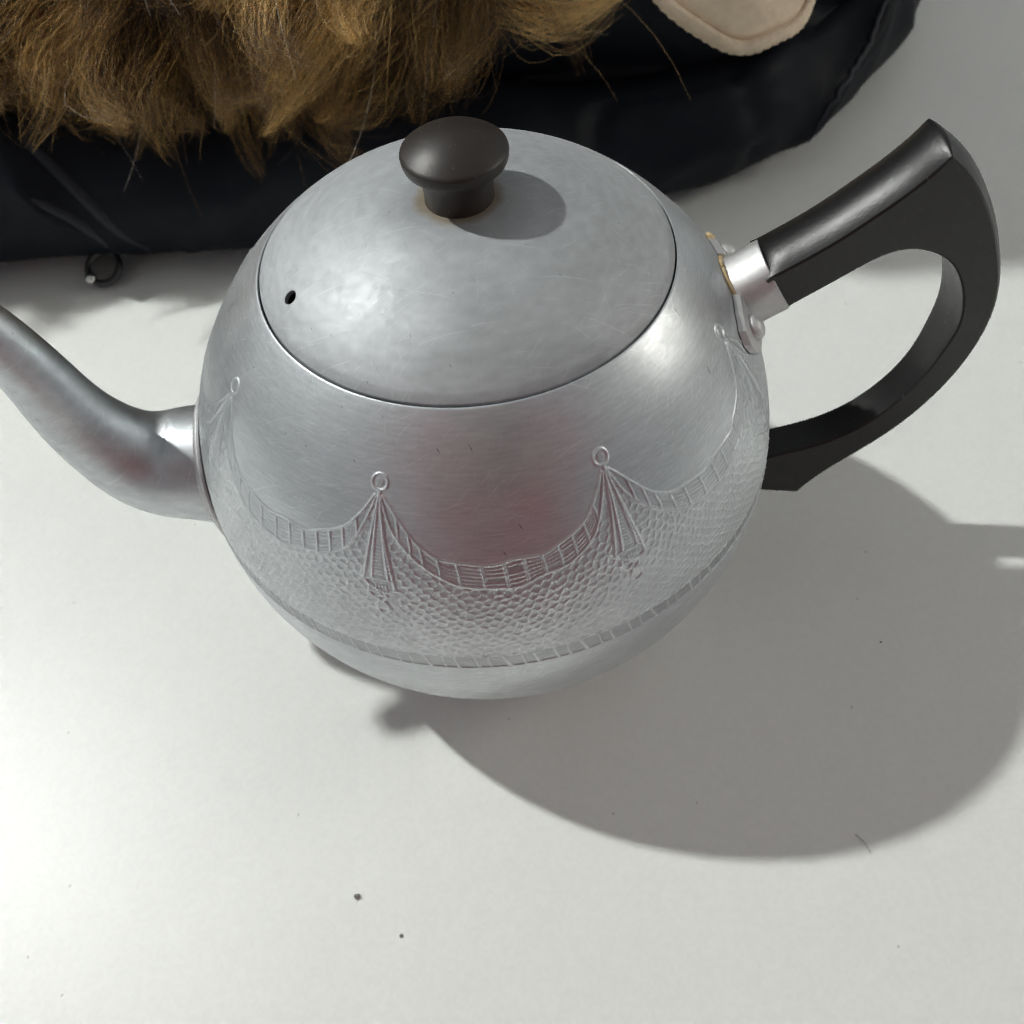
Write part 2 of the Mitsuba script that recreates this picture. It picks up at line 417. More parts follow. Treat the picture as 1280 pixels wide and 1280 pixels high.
# base: edge, recess; mouth: rolled edge going down inside the pot
low = [ring(0.01, 2.4), ring(r_b - 4, 2.2), ring(r_b - 2.4, 0.4), ring(r_b - 1.4, 0.1), ring(r_b - 0.5, 0.8)]
e1 = np.radians(51.2)
r1, z1 = RHO(e1) * math.cos(e1), ZC + RHO(e1) * math.sin(e1)
high = [ring(r1 - 0.28, z1 + 0.2), ring(r1 - 0.48, z1 + 0.28), ring(r1 - 0.62, z1 + 0.2), ring(r1 - 0.7, z1 - 0.1), ring(r1 - 0.72, z1 - 0.6), ring(r1 - 0.75, z1 - 5.0), ring(r1 - 2.5, z1 - 5.2)]
# inner wall of the vessel
inner = [ring(*(lambda la: ((RHO(la) - 1.6) * math.cos(la), ZC + (RHO(la) - 1.6) * math.sin(la)))(math.radians(a))) for a in (46, 40, 25, 10, -10, -30, -45, -52)]
Vall = np.concatenate(low + [Vb] + high + inner + [ring(0.01, 5.5)])
v, f = grid(Vall, closed_u=True)
nl_, nb_ = sum(len(q) for q in low), len(phis)
uvh = np.zeros((len(v), 2)); uvh[nl_ * nb_:nl_ * nb_ + H.size, 0] = G.ravel()
put('teapot__body', (v, f), 'm_aluminium', smooth=True, uv=uvh)
labels['teapot__body'] = {'label': 'hammered aluminium belly stamped with swags, bows and a band'}

# --- lid: a domed shell with a turned-down rim, a vent hole drilled through it
rl = r1 - 1.1
la = np.linspace(math.radians(51.4), math.pi / 2, 60)


def lid_lift(l):      # a faint shoulder towards the knob
    return 0.0 * l


out = np.stack([(RHO(la) + lid_lift(la)) * np.cos(la), ZC + (RHO(la) + lid_lift(la)) * np.sin(la)], -1)
out[0] = [rl - 0.05, z1 + 0.05]
out = out[out[:, 0] < rl - 0.6]
rim = [(rl - 1.1, z1 - 3.0), (rl - 0.15, z1 - 3.0), (rl, z1 - 2.6), (rl, z1 - 0.2), (rl, z1 + 0.45), (rl - 0.1, z1 + 0.62), (rl - 0.3, z1 + 0.85)]
inn = [((RHO(a) - 1.1) * math.cos(a), ZC + (RHO(a) - 1.1) * math.sin(a)) for a in np.linspace(math.pi / 2, math.radians(53.2), 30)]
prof = inn[:-1] + rim + [tuple(o) for o in out]
prof[0] = (0.0, prof[0][1]); prof[-1] = (0.0, prof[-1][1])
lid = lathe(prof, 220)
man = m3.Manifold(m3.Mesh(np.asarray(lid.vertices, np.float32), np.asarray(lid.faces, np.uint32)))
VP, VL = math.radians(201.0), math.radians(57.7)
vc = surf_pt(np.array(VP), np.array(VL)); vn = surf_n(np.array(VP), np.array(VL))


def frame(zdir, origin):
    z = np.asarray(zdir, float); z /= np.linalg.norm(z)
    x = np.cross([0, 0, 1.0], z); x = np.array([1.0, 0, 0]) if np.linalg.norm(x) < 1e-6 else x / np.linalg.norm(x)
    M = np.eye(4); M[:3, 0], M[:3, 1], M[:3, 2], M[:3, 3] = x, np.cross(z, x), z, origin
    return M


drill = m3.Manifold.cylinder(8, 1.75, 1.75, 32, True).transform(frame(vn, vc)[:3])
if not man.is_empty(): lid = to_tri(man - drill)
put('teapot__lid', lid, 'm_lid', smooth=35)
labels['teapot__lid'] = {'label': 'scratched domed aluminium lid with a small vent hole'}
dome = [(r_, 163.1 - 4.6 * (r_ / 12) ** 2.1) for r_ in (11.8, 11.2, 10, 8.5, 7, 5, 3, 1.5)] + [(0, 163.1)]
knob = lathe([(0, 141.5), (8.5, 141.5), (8.4, 145.0), (8.0, 146.0), (7.9, 148.6), (8.2, 151.8), (8.7, 153.6), (9.6, 154.6), (10.9, 155.2), (11.5, 155.7), (11.85, 156.6), (12.0, 157.9), (11.97, 158.25)] + dome, 96)
put('teapot__lid__knob', knob, 'm_knob', smooth=32)
labels['teapot__lid__knob'] = {'label': 'dark brown mushroom shaped lid knob'}

# --- spout
SP = [(-70, 0, 64.0, 19.5), (-78, 0, 65.0, 18.2), (-86.1, 0, 66.3, 16.8), (-94, 0, 68.0, 15.6), (-100.9, 0, 72.4, 13.8), (-106.2, 0, 80.0, 11.8), (-110.2, 0, 89.4, 10.3), (-113.2, 0, 102.8, 8.9), (-116.0, 0, 115.4, 7.8), (-119.8, 0, 126.0, 7.1), (-127.5, 0, 137.0, 6.6), (-137.5, 0, 146.6, 5.9), (-144.0, 0, 150.8, 5.4), (-149.5, 0, 153.6, 5.0)]
sp = dense(SP, 110)
Vs = tube(sp[:, :3], sp[:, 3], 72, cap=False)
inner_s = tube(sp[::-1, :3], sp[::-1, 3] - 0.9, 72, cap=False)
# join outer and inner skins at the lip
no, ni = 110 * 72, 110 * 72
gv = np.concatenate([np.asarray(tube(sp[:, :3], sp[:, 3], 72, cap=False).vertices)])
t_ = np.gradient(sp[:, :3], axis=0); t_ /= np.linalg.norm(t_, axis=1, keepdims=True)
b_ = np.cross(t_, [0, 1.0, 0]); gg = np.linspace(0, 2 * np.pi, 72, endpoint=False)


def skin(off):
    return sp[:, None, :3] + (sp[:, 3] + off)[:, None, None] * (np.cos(gg)[None, :, None] * np.array([0, 1.0, 0]) + np.sin(gg)[None, :, None] * b_[:, None])


V_ = np.concatenate([skin(0.0), skin(-0.9)[::-1]])
v, f = grid(V_, closed_u=True)
put('teapot__spout', (v, f), 'm_spout', smooth=True)
labels['teapot__spout'] = {'label': 'curved swan neck aluminium spout'}
# flange ring pressed on the body round the root of the spout
ga = np.linspace(0, 2 * np.pi, 120, endpoint=False)
fl = []
for rr_, off in ((17.0, 4.2), (18.0, 3.0), (19.3, 2.0), (20.6, 1.7), (21.8, 2.2), (22.6, 1.9), (22.9, 1.3), (22.6, 0.7), (21.6, 0.4), (16.5, -0.6)):
    y, z = rr_ * np.cos(ga), 64.5 + rr_ * np.sin(ga)
    R_ = 79.9 + off
    fl.append(np.stack([-np.sqrt(R_**2 - y**2 - (z - ZC) ** 2), y, z], -1))
v, f = grid(np.array(fl)[:, ::-1], closed_u=True)
put('teapot__spout__flange', (v, f), 'm_alu_plain', smooth=50)

# --- handle
TOPN = [(72.6, 117.8), (79.0, 121.4), (84.7, 124.9), (89.9, 128.5), (94.8, 132.4), (99.6, 136.4), (104.1, 140.6), (107.2, 144.0), (109.9, 147.6)]
OUTR = [(110.6, 147.3), (114.3, 143.9), (119.1, 138.6), (123.6, 132.2), (127.5, 125.6), (132.0, 116.0), (134.8, 108.6), (136.7, 99.9), (137.2, 90.7), (136.2, 81.1), (133.8, 72.0), (130.4, 64.4), (125.6, 56.3), (119.5, 48.8), (112.1, 41.6), (105.1, 35.0), (101.0, 30.2), (97.5, 25.4)]
LOW = [(97.5, 25.4), (86.1, 28.6), (71.0, 33.0)]
INN = [(71.0, 40.2), (81.0, 40.9), (91.0, 42.8), (103.4, 45.8), (114.5, 52.2), (122.4, 61.6), (127.0, 71.8), (128.9, 82.6), (129.3, 92.5), (127.6, 101.5), (124.3, 109.8), (119.3, 116.8), (113.1, 120.9), (108.0, 122.3), (102.9, 121.8), (97.1, 119.0), (91.6, 115.4), (85.8, 111.7), (79.2, 107.6)]


def seg(pts, n): return dense(np.array(pts, float), n)


contour = np.vstack([seg(TOPN, 60)[:-1], seg([TOPN[-1], (110.25, 147.75), OUTR[0]], 4)[:-1], seg(OUTR, 110)[:-1], np.array(LOW[:-1]), np.array(LOW[-1:]), seg(INN, 120), np.array([[76.2, 112.4]])])
n_ = len(contour)
tg = np.roll(contour, -1, 0) - np.roll(contour, 1, 0); tg /= np.linalg.norm(tg, axis=1, keepdims=True)
nm = np.stack([-tg[:, 1], tg[:, 0]], -1)                         # the contour runs clockwise: outward is to the left
k_ = np.exp(-0.5 * (np.arange(-9, 10) / 3.5) ** 2); k_ /= k_.sum()
nm = np.stack([np.convolve(np.concatenate([nm[-9:, c], nm[:, c], nm[:9, c]]), k_, 'valid') for c in (0, 1)], -1)
crown = np.full(n_, 2.1); crown[173:] = 0.1
# no crown where the grip enters the collar or the lower end
crown *= np.clip(np.minimum(np.linalg.norm(contour - [72.6, 117.8], axis=1), np.linalg.norm(contour - [76.2, 112.4], axis=1) + 3) / 6 + 0.5, 0.5, 1)
# the lower limb is narrower than the grip
nar = 1 - 0.30 * sstep(104, 66, contour[:, 1])
sh_ = (7 * (1 - nar))[:, None] * np.array([0.5, -0.88])
contour = contour + np.where((np.arange(n_) < 173)[:, None], sh_, -sh_)
narrow = lambda z: 1 - 0.30 * sstep(104, 66, z)      # noqa: E731
nar = narrow(contour[:, 1])
HW = 7.4
ys = HW * np.sin(np.linspace(-np.pi / 2, np.pi / 2, 19))
rows = []
for y in ys:
    b = (crown * (1 - (y / HW) ** 2))[:, None]
    p = contour + nm * b
    rows.append(np.stack([p[:, 0], y * nar, p[:, 1]], -1))
rows = np.array(rows)
# a fine rounded arris on both side faces
first, last = rows[0].copy(), rows[-1].copy()
for r_, s_ in ((first, -1), (last, 1)):
    r_[:, [0, 2]] = contour - nm * 0.55; r_[:, 1] = s_ * (HW * nar + 0.35)
rows = np.concatenate([first[None], rows, last[None]])
v, f = grid(rows, closed_u=True)
pv, pf = trimesh.creation.triangulate_polygon(Polygon(contour - nm * 0.55), engine='earcut')
flat = trimesh.Trimesh(np.c_[pv, 0 * pv[:, :1]], pf, process=False).subdivide_to_size(3.0)
fv = np.asarray(flat.vertices)
sides_ = [trimesh.Trimesh(np.stack([fv[:, 0], s_ * (HW * narrow(fv[:, 1]) + 0.35), fv[:, 1]], -1), flat.faces if s_ < 0 else flat.faces[:, ::-1], process=False) for s_ in (-1, 1)]
if (sides_[0].face_normals[:, 1]).mean() > 0:
    for q in sides_: q.invert()
hm = trimesh.Trimesh(v, f, process=False)
if hm.volume < 0: hm.invert()
hm = trimesh.util.concatenate([hm] + sides_)
put('teapot__handle', hm, 'm_bakelite', smooth=28)
labels['teapot__handle'] = {'label': 'black moulded handle curving down from the collar to the belly'}

# collar: a sheet metal sleeve round the start of the grip, with riveted ears on both sides
gd = np.array([0.865, 0.0, 0.50]); gd /= np.linalg.norm(gd); gu = np.array([-gd[2], 0, gd[0]])
c0 = np.array([76.0, 0, 112.9])


def collar_section(hw, hu, hl, n=48):
    """arched top, squared lower corners"""
    a = np.linspace(0, 2 * np.pi, n, endpoint=False)
    cx = np.sign(np.cos(a)) * np.abs(np.cos(a)) ** np.where(np.sin(a) > 0, 0.85, 0.45) * hw
    cu = np.where(np.sin(a) > 0, np.abs(np.sin(a)) ** 0.9 * hu, -np.abs(np.sin(a)) ** 0.45 * hl)
    return cx, cu


sec = []
for s_, k in ((-9.5, 0.0), (0.0, 0.0), (1.2, 0.0), (1.45, -0.3), (1.2, -0.6), (-9.5, -0.7)):
    cx, cu = collar_section(8.9 + k, 8.6 + k, 7.9 + k)
    sec.append(c0 + s_ * gd + cx[:, None] * np.array([0, 1.0, 0]) + cu[:, None] * gu)
v, f = grid(np.array(sec)[::-1], closed_u=True)
cm = trimesh.Trimesh(v, f, process=True); trimesh.repair.fix_normals(cm)
put('teapot__collar', cm, 'm_alu_plain', smooth=40)
labels['teapot__collar'] = {'label': 'bright aluminium collar joining handle to pot'}


def ear(sgn):
    """rounded tab lying on the belly beside the collar"""
    p = Polygon([(0, 6.5), (6, 6.0), (11, 4.0), (13.4, 0.6), (13.2, -3.2), (10.8, -6.2), (6, -7.8), (0, -7.8)]).buffer(1.2).buffer(-1.2)
    m = trimesh.creation.extrude_polygon(p, 1.5, engine='earcut')
    m = m.subdivide_to_size(1.6)
    q = np.asarray(m.vertices)
    yy = sgn * (8.0 + q[:, 0]); zz = 109.5 + 0.8 * q[:, 1]; off = 0.1 + q[:, 2]
    R_ = 80.4 + off
    m.vertices = np.stack([np.sqrt(R_**2 - yy**2 - (zz - ZC) ** 2), yy, zz], -1)
    trimesh.repair.fix_normals(m)
    return m


def rivet(yy, zz, r=3.5):
    R_ = 81.9
    c = np.array([math.sqrt(R_**2 - yy**2 - (zz - ZC) ** 2), yy, zz]); n = c - [0, 0, ZC]
    m = lathe([(0, -0.6), (r, -0.6), (r, 0.2), (r * 0.94, 1.1), (r * 0.74, 1.95), (r * 0.42, 2.45), (0, 2.65)], 32)
    m.apply_transform(frame(n, c)); return m


for i, s_ in enumerate((-1, 1)):
    sfx = '' if i == 0 else '_001'
    put('teapot__collar__ear' + sfx, ear(s_), 'm_alu_plain', smooth=40)
    put('teapot__collar__rivet' + sfx, rivet(s_ * 14.2, 108.6), 'm_alu_plain', smooth=40)
# yellowed sealing resin in the joint of collar and pot
rp = []
for a in np.linspace(math.radians(-35), math.radians(165), 40):
    yy = -9.3 * math.cos(a); zz = 108.6 + 8.0 * math.sin(a)
    rp.append((math.sqrt(80.5**2 - yy**2 - (zz - ZC) ** 2), yy, zz))
rp = np.array(rp)
rt = tube(rp, 0.55 + 0.35 * meshkit.noise(rp * 0.5), 10)
put('teapot__collar__resin_bead', rt, 'm_resin', smooth=True)
labels['teapot__collar__resin_bead'] = {'label': 'yellowed resin in the joint of collar and pot'}
rt = tube(np.array([surf_pt(np.array(a), np.array(b), 0.9) for a, b in zip(np.radians(np.linspace(15.2, 10.2, 8)), np.radians(np.linspace(35.2, 32.0, 8)))]), [0.5, 0.9, 1.1, 0.8, 0.9, 1.0, 0.8, 0.4], 10)
put('teapot__collar__resin_bead_001', rt, 'm_resin', smooth=True)

# ------------------------------------------------------------------ jacket heaped behind the pot
thing('jacket', 'dark navy padded jacket with brown fur trimmed hood heaped behind the teapot', 'jacket')
jb = blob([
    chain([(-420, 215, 36, 36), (-220, 206, 34, 33), (-110, 195, 32, 31), (-10, 190, 31, 30), (60, 192, 29, 28), (112, 199, 27, 26), (160, 226, 26, 25), (205, 272, 26, 25), (232, 322, 28, 27), (245, 420, 30, 30), (240, 560, 30, 30)]),
    chain([(-420, 300, 110, 80), (-300, 270, 90, 62), (-190, 262, 84, 55), (-80, 262, 95, 60), (30, 258, 88, 62), (100, 262, 72, 60), (168, 296, 52, 50)]),
    chain([(-500, 235, 150, 40), (-385, 235, 150, 38)]), chain([(-430, 250, 80, 50), (-385, 235, 150, 38)]),
    chain([(-420, 380, 120, 100), (-80, 400, 150, 110), (150, 420, 60, 70)]),
    chain([(-100, 252, 100, 45), (-95, 248, 322, 45), (10, 243, 326, 45), (25, 250, 100, 45)]),
    chain([(-90, 256, 180, 55), (10, 252, 180, 55)]),
    chain([(20, 250, 300, 45), (110, 330, 270, 60), (210, 440, 215, 70)]),
    chain([(40, 270, 180, 60), (110, 350, 150, 70), (200, 460, 120, 80)]),
    chain([(100, 290, 70, 52), (150, 400, 70, 60), (200, 420, 40, 45)]),
    chain([(150, 236, 40, 17), (178, 262, 52, 15), (205, 300, 58, 15), (214, 350, 58, 15)]),
], 5.0, 36)
jv = np.array(jb.vertices); jn = np.array(jb.vertex_normals)
w = jv * 0.02
ridg = 1 - np.abs(2 * meshkit.noise(np.stack([w[:, 0] * 0.9 + w[:, 2] * 0.8, w[:, 1] * 0.6, w[:, 2] * 0.7 - w[:, 0] * 0.5], -1), 3) - 1)
low_ = np.clip(jv[:, 2] / 40 - 0.15, 0.12, 1)
jv += (jn * low_[:, None]) * ((ridg ** 3 * 9.0 - 2.6) + 5 * (meshkit.fbm(jv * 0.018, 3, 5) - 0.5))[:, None]
for pts_, A_, W_ in (([(215, 262, 52), (193, 227, 39), (173, 206, 30), (158, 193, 14)], 5.0, 5.0), ([(90, 176, 50), (120, 185, 52), (160, 214, 56), (200, 280, 62)], 4.0, 7.0), ([(135, 178, 14), (128, 184, 40), (122, 196, 60)], -3.5, 5.0),
                    ([(-225, 190, 62), (-180, 182, 52), (-150, 178, 30)], 3.5, 6.0), ([(-120, 170, 16), (-100, 170, 36), (-40, 168, 44), (30, 170, 40)], 3.0, 6.0), ([(70, 170, 20), (60, 172, 40), (80, 196, 66)], -3.5, 5.0)):
    d_ = cKDTree(dense(pts_, 120)).query(jv)[0]
    jv += jn * (A_ * np.exp(-(d_ / W_) ** 2))[:, None]
jv[:, 2] = np.maximum(jv[:, 2], 0.3)
jb.vertices = jv
put('jacket__body', jb, 'm_jacket', smooth=True)
JR = trimesh.ray.ray_triangle.RayMeshIntersector(jb)


def drape(o, d):
    loc, ri, _ = JR.intersects_location(np.array(o, float), np.array(d, float), multiple_hits=True)
    res = np.full((len(o), 3), np.nan); best = np.full(len(o), np.inf)
    for l, i in zip(loc, ri):
        t = np.linalg.norm(l - o[i])
        if t < best[i]: best[i] = t; res[i] = l
    return res


#JACKET_DETAILS
# ---- hood edge and its fur
HOOD = [(-420, 250, 120, 30), (-260, 234, 112, 27), (-150, 222, 106, 26), (-60, 216, 102, 26), (-20, 215, 101, 26), (28, 214, 100, 24)]
hood = blob([chain(HOOD)], 6.0, 6)
put('jacket__hood_edge', hood, 'm_jacket', smooth=True)
fr = np.random.default_rng(21)
NF, NP = 21000, 7
pts, fi = trimesh.sample.sample_surface(hood, NF * 4, seed=5)
nrm = hood.face_normals[fi]
keep = (nrm[:, 1] < 0.35) & (pts[:, 0] > -300) & (fr.random(len(pts)) < np.clip((50 - pts[:, 0]) / 45, 0, 1)) & (nrm[:, 2] > -0.75)
pts, nrm = pts[keep][:NF], nrm[keep][:NF]
NF = len(pts)
nc = 210
ci = fr.choice(NF, nc, replace=False)
cl = cKDTree(pts[ci] * [1, 1, 1.0]).query(pts + fr.normal(0, 3.0, pts.shape))[1]
swirl = 3.0 * (meshkit.fbm(pts[ci] * 0.022, 2, 11) - 0.5) * 2 + fr.normal(0, 0.35, nc)
cdir = np.stack([swirl, -0.55 + fr.normal(0, 0.25, nc), -0.48 + fr.normal(0, 0.45, nc)], -1)
cdir /= np.linalg.norm(cdir, axis=1, keepdims=True)
clen = fr.uniform(18, 42, nc)
ctip = pts[ci] + nrm[ci] * 5 + cdir * clen[:, None] + np.array([0, 0, -5.0])
cbend, ccurl = fr.normal(0, 11, (nc, 3)), fr.normal(0, 12.5, (nc, 3))
tone_c = np.clip(1.15 + 4.4 * (meshkit.fbm(pts[ci] * 0.03, 2, 4) - 0.5) * 2 + fr.normal(0, 0.7, nc), 0, 3.4)
d0 = cdir[cl] + np.clip((pts[:, :1] + 20) / 60, 0, 1) * [0.7, 0, 0] + fr.normal(0, 0.22, (NF, 3)) + 0.25 * nrm
d0 /= np.linalg.norm(d0, axis=1, keepdims=True)
L_ = clen[cl] * fr.uniform(0.55, 1.1, NF)
bend = fr.normal(0, 1, (NF, 3)) * 8.5
t_ = np.linspace(0, 1, NP)[None, :, None]
P = pts[:, None] + nrm[:, None] * 7.0 * np.sin(np.pi * t_ * 0.8) + d0[:, None] * L_[:, None, None] * t_ + bend[:, None] * np.sin(t_ * np.pi) * t_ + np.array([0, 0, -8.0]) * t_**2
cw = np.clip(fr.normal(0.66, 0.20, NF), 0, 0.95)[:, None, None] * t_**1.3
tip_line = pts[ci][cl][:, None] + nrm[ci][cl][:, None] * 6 * np.sin(np.pi * t_ * 0.8) + (ctip[cl] - pts[ci][cl])[:, None] * t_ + cbend[cl][:, None] * np.sin(np.pi * t_) + ccurl[cl][:, None] * t_**2
P = P * (1 - cw) + (tip_line + fr.normal(0, 0.9, (NF, 1, 3))) * cw
# stray hairs: longer, loose
st = fr.random(NF) < 0.010
P[st] = (pts[st][:, None] + nrm[st][:, None] * 12 * np.sin(np.pi * t_ * 0.7) + d0[st][:, None] * (L_[st] * 1.35)[:, None, None] * t_ + fr.normal(0, 9, (st.sum(), 1, 3)) * t_**2 + np.array([0, 0, -12.0]) * t_**2)
P[..., 2] = np.maximum(P[..., 2], 4.0)
tone = np.clip(np.round(tone_c[cl] + fr.normal(0, 0.8, NF)), 0, 3).astype(int)
tone[st & (fr.random(NF) < 0.15)] = 4
tone[(fr.random(NF) < 0.02) & (pts[:, 0] < -130)] = 4
rad = (0.110 * (1 - 0.72 * np.linspace(0, 1, NP)))[None] * fr.uniform(0.7, 1.25, (NF, 1))
labels['jacket__fur_trim'] = {'label': 'long tousled brown and golden fur trim of the hood', 'kind': 'stuff'}
tg_ = np.gradient(P, axis=1); tg_ /= np.linalg.norm(tg_, axis=2, keepdims=True) + 1e-9
sa = np.cross(tg_, [0.31, 0.52, 0.80]); sa /= np.linalg.norm(sa, axis=2, keepdims=True) + 1e-9
sb = np.cross(tg_, sa)
qi, qj = np.meshgrid(np.arange(NP - 1), np.arange(3), indexing='ij')
A_, B_, C_, D_ = (q.ravel() for q in (qi * 3 + qj, qi * 3 + (qj + 1) % 3, qi * 3 + 3 + (qj + 1) % 3, qi * 3 + 3 + qj))
one = np.concatenate([np.stack([A_, B_, C_], -1), np.stack([A_, C_, D_], -1)])
for k in range(5):                                                # every strand a thin three-sided tapering tube
    sel = np.nonzero(tone == k)[0]
    g3 = np.arange(3) * 2 * np.pi / 3
    W = P[sel][:, :, None] + rad[sel][:, :, None, None] * (np.cos(g3)[:, None] * sa[sel][:, :, None] + np.sin(g3)[:, None] * sb[sel][:, :, None])
    F = (one[None] + (np.arange(len(sel)) * NP * 3)[:, None, None]).reshape(-1, 3)
    put(f'jacket__fur_trim__{k + 1:03d}', (W.reshape(-1, 3), F), f'm_fur_{k}', smooth=True)


# ---- piped seam running down to the hem, and a snap button by it
TAPER = np.sin(np.linspace(0.12, np.pi - 0.12, 24)) ** 0.35


def on_front(xz):
    xz = dense(np.array(xz, float), 24)
    o = np.stack([xz[:, 0], np.full(24, -60.0), xz[:, 1]], -1)
    h = drape(o, np.tile([0, 1.0, 0], (24, 1)))
    h = h[~np.isnan(h[:, 0])]
    h[:, 1] = np.convolve(np.concatenate([h[:1, 1]] * 3 + [h[:, 1]] + [h[-1:, 1]] * 3), np.ones(7) / 7, 'valid')
    return h


put('jacket__piping', tube(on_front([(-179, 70), (-165, 57), (-154, 42), (-144, 23), (-138, 15)]) + [0, 1.9, 0], 3.4 * TAPER, 12), 'm_seam', smooth=True)
put('jacket__piping_001', tube(on_front([(-178, 50), (-166, 40), (-157, 28), (-152, 14)]) + [0, 2.2, 0], 3.0 * TAPER, 12), 'm_seam', smooth=True)
SN, SC = np.array([-0.10, -0.50, 0.86]), np.array([-161.5, 172.5, 7.5])
MB = frame(SN, SC)
sp_ = dense([(210, 255, 50), (193, 227, 39), (173, 206, 30), (160, 195, 18)], 24)
sp_ = trimesh.proximity.closest_point(jb, sp_)[0]
put('jacket__piping_002', tube(sp_, 1.6 * TAPER, 10), 'm_seam', smooth=True)
scene['m_snap'] = metal(rgb(0.07, 0.07, 0.07), 0.30)
scene['m_snap_face'] = {'type': 'principled', 'base_color': rgb(0.06, 0.058, 0.055), 'roughness': 0.45}
cap_ = lathe([(0, -1.2), (6.6, -1.2), (6.6, 0.0), (5.6, 0.5), (3.0, 0.7), (0, 0.75)], 48); cap_.apply_transform(MB)
ang = np.linspace(0, 2 * np.pi, 64, endpoint=False)
tor = np.stack([(7.4 + 1.5 * np.cos(a)) * np.array([np.cos(ang), np.sin(ang), 0 * ang]).T + np.array([0, 0, 1.3 * math.sin(a)]) for a in np.linspace(0, 2 * np.pi, 20, endpoint=False)])
v, f = grid(tor, True, True); tm = trimesh.Trimesh(v, f, process=False); tm.apply_transform(MB); trimesh.repair.fix_normals(tm)
put('jacket__snap_button', cap_, 'm_snap_face', smooth=40)
labels['jacket__snap_button'] = {'label': 'dark snap button with a shiny rim at the hem'}
put('jacket__snap_button__rim', tm, 'm_snap', smooth=True)
scene['m_chrome'] = metal(rgb(0.75, 0.75, 0.73), 0.22)
sd = lathe([(0, -1.5), (2.6, -1.5), (2.6, 0.2), (2.2, 1.1), (1.2, 1.7), (0, 1.9)], 32); sd.apply_transform(frame(SN, SC + MB[:3, 0] * -5.4 - MB[:3, 1] * 5.2 + SN * 0.6))
put('jacket__snap_button__glint_dome', sd, 'm_chrome', smooth=40)  # small bright dome added in place of a glint on the rim

# ---- beige suede tab with a turned hem, lying on the right side
PN, PE1, PE2, PO = np.array([-0.0799, -0.6794, 0.7294]), np.array([0.99315, -0.11684, 0]), np.array([0.08522, 0.72438, 0.68411]), np.array([122, 200, 60.0])
PB = dense([(-46.6, 41.9), (-44.8, 30.7), (-42.9, 22.6), (-38.6, 14.4), (-28.5, 7.5), (-15.1, 1.3), (-5.0, -2.6), (2.5, -2.7), (11.8, 1.4), (20.1, 6.8), (26.7, 15.4), (29.4, 24.3), (30.2, 40.0), (20.0, 60.0), (-8.0, 68.0), (-36.0, 60.0)], 260, closed=True)
PB[:, 0] = (PB[:, 0] + 46.6) * 1.12 - 47.5
pc_ = PB.mean(0)
gx, gy = np.meshgrid(np.arange(-60, 46, 3.0), np.arange(-14, 84, 3.0))
Q = PO + gx.ravel()[:, None] * PE1 + gy.ravel()[:, None] * PE2
hh = drape(Q + PN * 80, np.tile(-PN, (len(Q), 1)))
off = ((hh - PO) @ PN).reshape(gx.shape)
from scipy.ndimage import gaussian_filter, maximum_filter
from scipy.interpolate import RegularGridInterpolator
off = np.where(np.isnan(off), np.nanmean(off), off)
off = gaussian_filter(maximum_filter(off, 5), 2.0) + 1.2
OFF = RegularGridInterpolator((np.arange(-14, 84, 3.0), np.arange(-60, 46, 3.0)), off, bounds_error=False, fill_value=None)
dist = np.array([-0.0, 0.15, 0.6, 1.4, 2.4, 3.3, 4.0, 4.5, 5.0, 5.6, 6.4, 9, 14, 20, 26])
tk_ = np.array([-1.2, 1.2, 2.5, 3.4, 3.7, 3.4, 2.5, 0.9, 0.2, 0.9, 1.6, 1.8, 1.7, 1.6, 1.6])
dirs = pc_ - PB; dl = np.linalg.norm(dirs, axis=1, keepdims=True)
wv = np.sin(np.arange(260) / 260 * 2 * np.pi * 62)[:, None]
RG = []
for d_, k in zip(dist, tk_):
    p2 = PB + dirs / dl * np.minimum(d_ + (0.22 * wv if d_ < 1 else 0), dl - 0.5)
    hgt = OFF(p2[:, ::-1]) + k + (0.28 * wv[:, 0] if 2 < d_ < 5 else 0) + (0.35 * (meshkit.noise(np.c_[p2 * 0.35, 0 * p2[:, 0]]) - 0.5) if d_ > 1 else 0)
    RG.append(PO + p2[:, :1] * PE1 + p2[:, 1:] * PE2 + hgt[:, None] * PN)
cen = RG[-1].mean(0)
RG.append(np.repeat(cen[None], 260, 0))
v, f = grid(np.array(RG), closed_u=True)
tm = trimesh.Trimesh(v, f, process=True)
if (tm.face_normals @ PN).mean() < 0: tm.invert()
put('jacket__suede_tab', tm, 'm_suede', smooth=True)
labels['jacket__suede_tab'] = {'label': 'beige suede tab with a stitched hem'}

# ------------------------------------------------------------------ crumbs and a loose hair on the table
scene['m_crumb'] = {'type': 'principled', 'base_color': rgb(0.21, 0.20, 0.19), 'roughness': 0.9}
cr = np.random.default_rng(4)
CRUMBS = [((-51.7, -109.7), 0.85, 'larger grey crumb on the open table in front of the pot'), ((-39.7, -121.5), 0.55, 'smaller grey crumb on the open table, the lower of the two in front'),
          ((117.2, -51.4), 0.4, 'tiny crumb in the right half of the teapot shadow')]
for i, ((x_, y_), r_, lab) in enumerate(CRUMBS):
    m = trimesh.creation.icosphere(2, r_); m.vertices *= [1.0, 0.8, 0.6]
    m.vertices += np.asarray(m.vertex_normals) * (r_ * 0.7 * (meshkit.noise(m.vertices * 2.2 / r_, i) - 0.5))[:, None]
    m.apply_translation([x_, y_, -m.vertices[:, 2].min() - 0.03])
    k = 'crumb' + (f'_{i:03d}' if i else '')
    put(k, m, 'm_crumb', smooth=40); thing(k, lab, 'crumb', 'crumbs on the table')
put('hair', tube(dense([(90.3, -109.6, 0.12), (91.9, -112.2, 0.4), (92.9, -115.3, 0.12)], 14), 0.075, 6), 'm_crumb', smooth=True)
thing('hair', 'short dark hair lying across the front edge of the teapot shadow', 'hair')


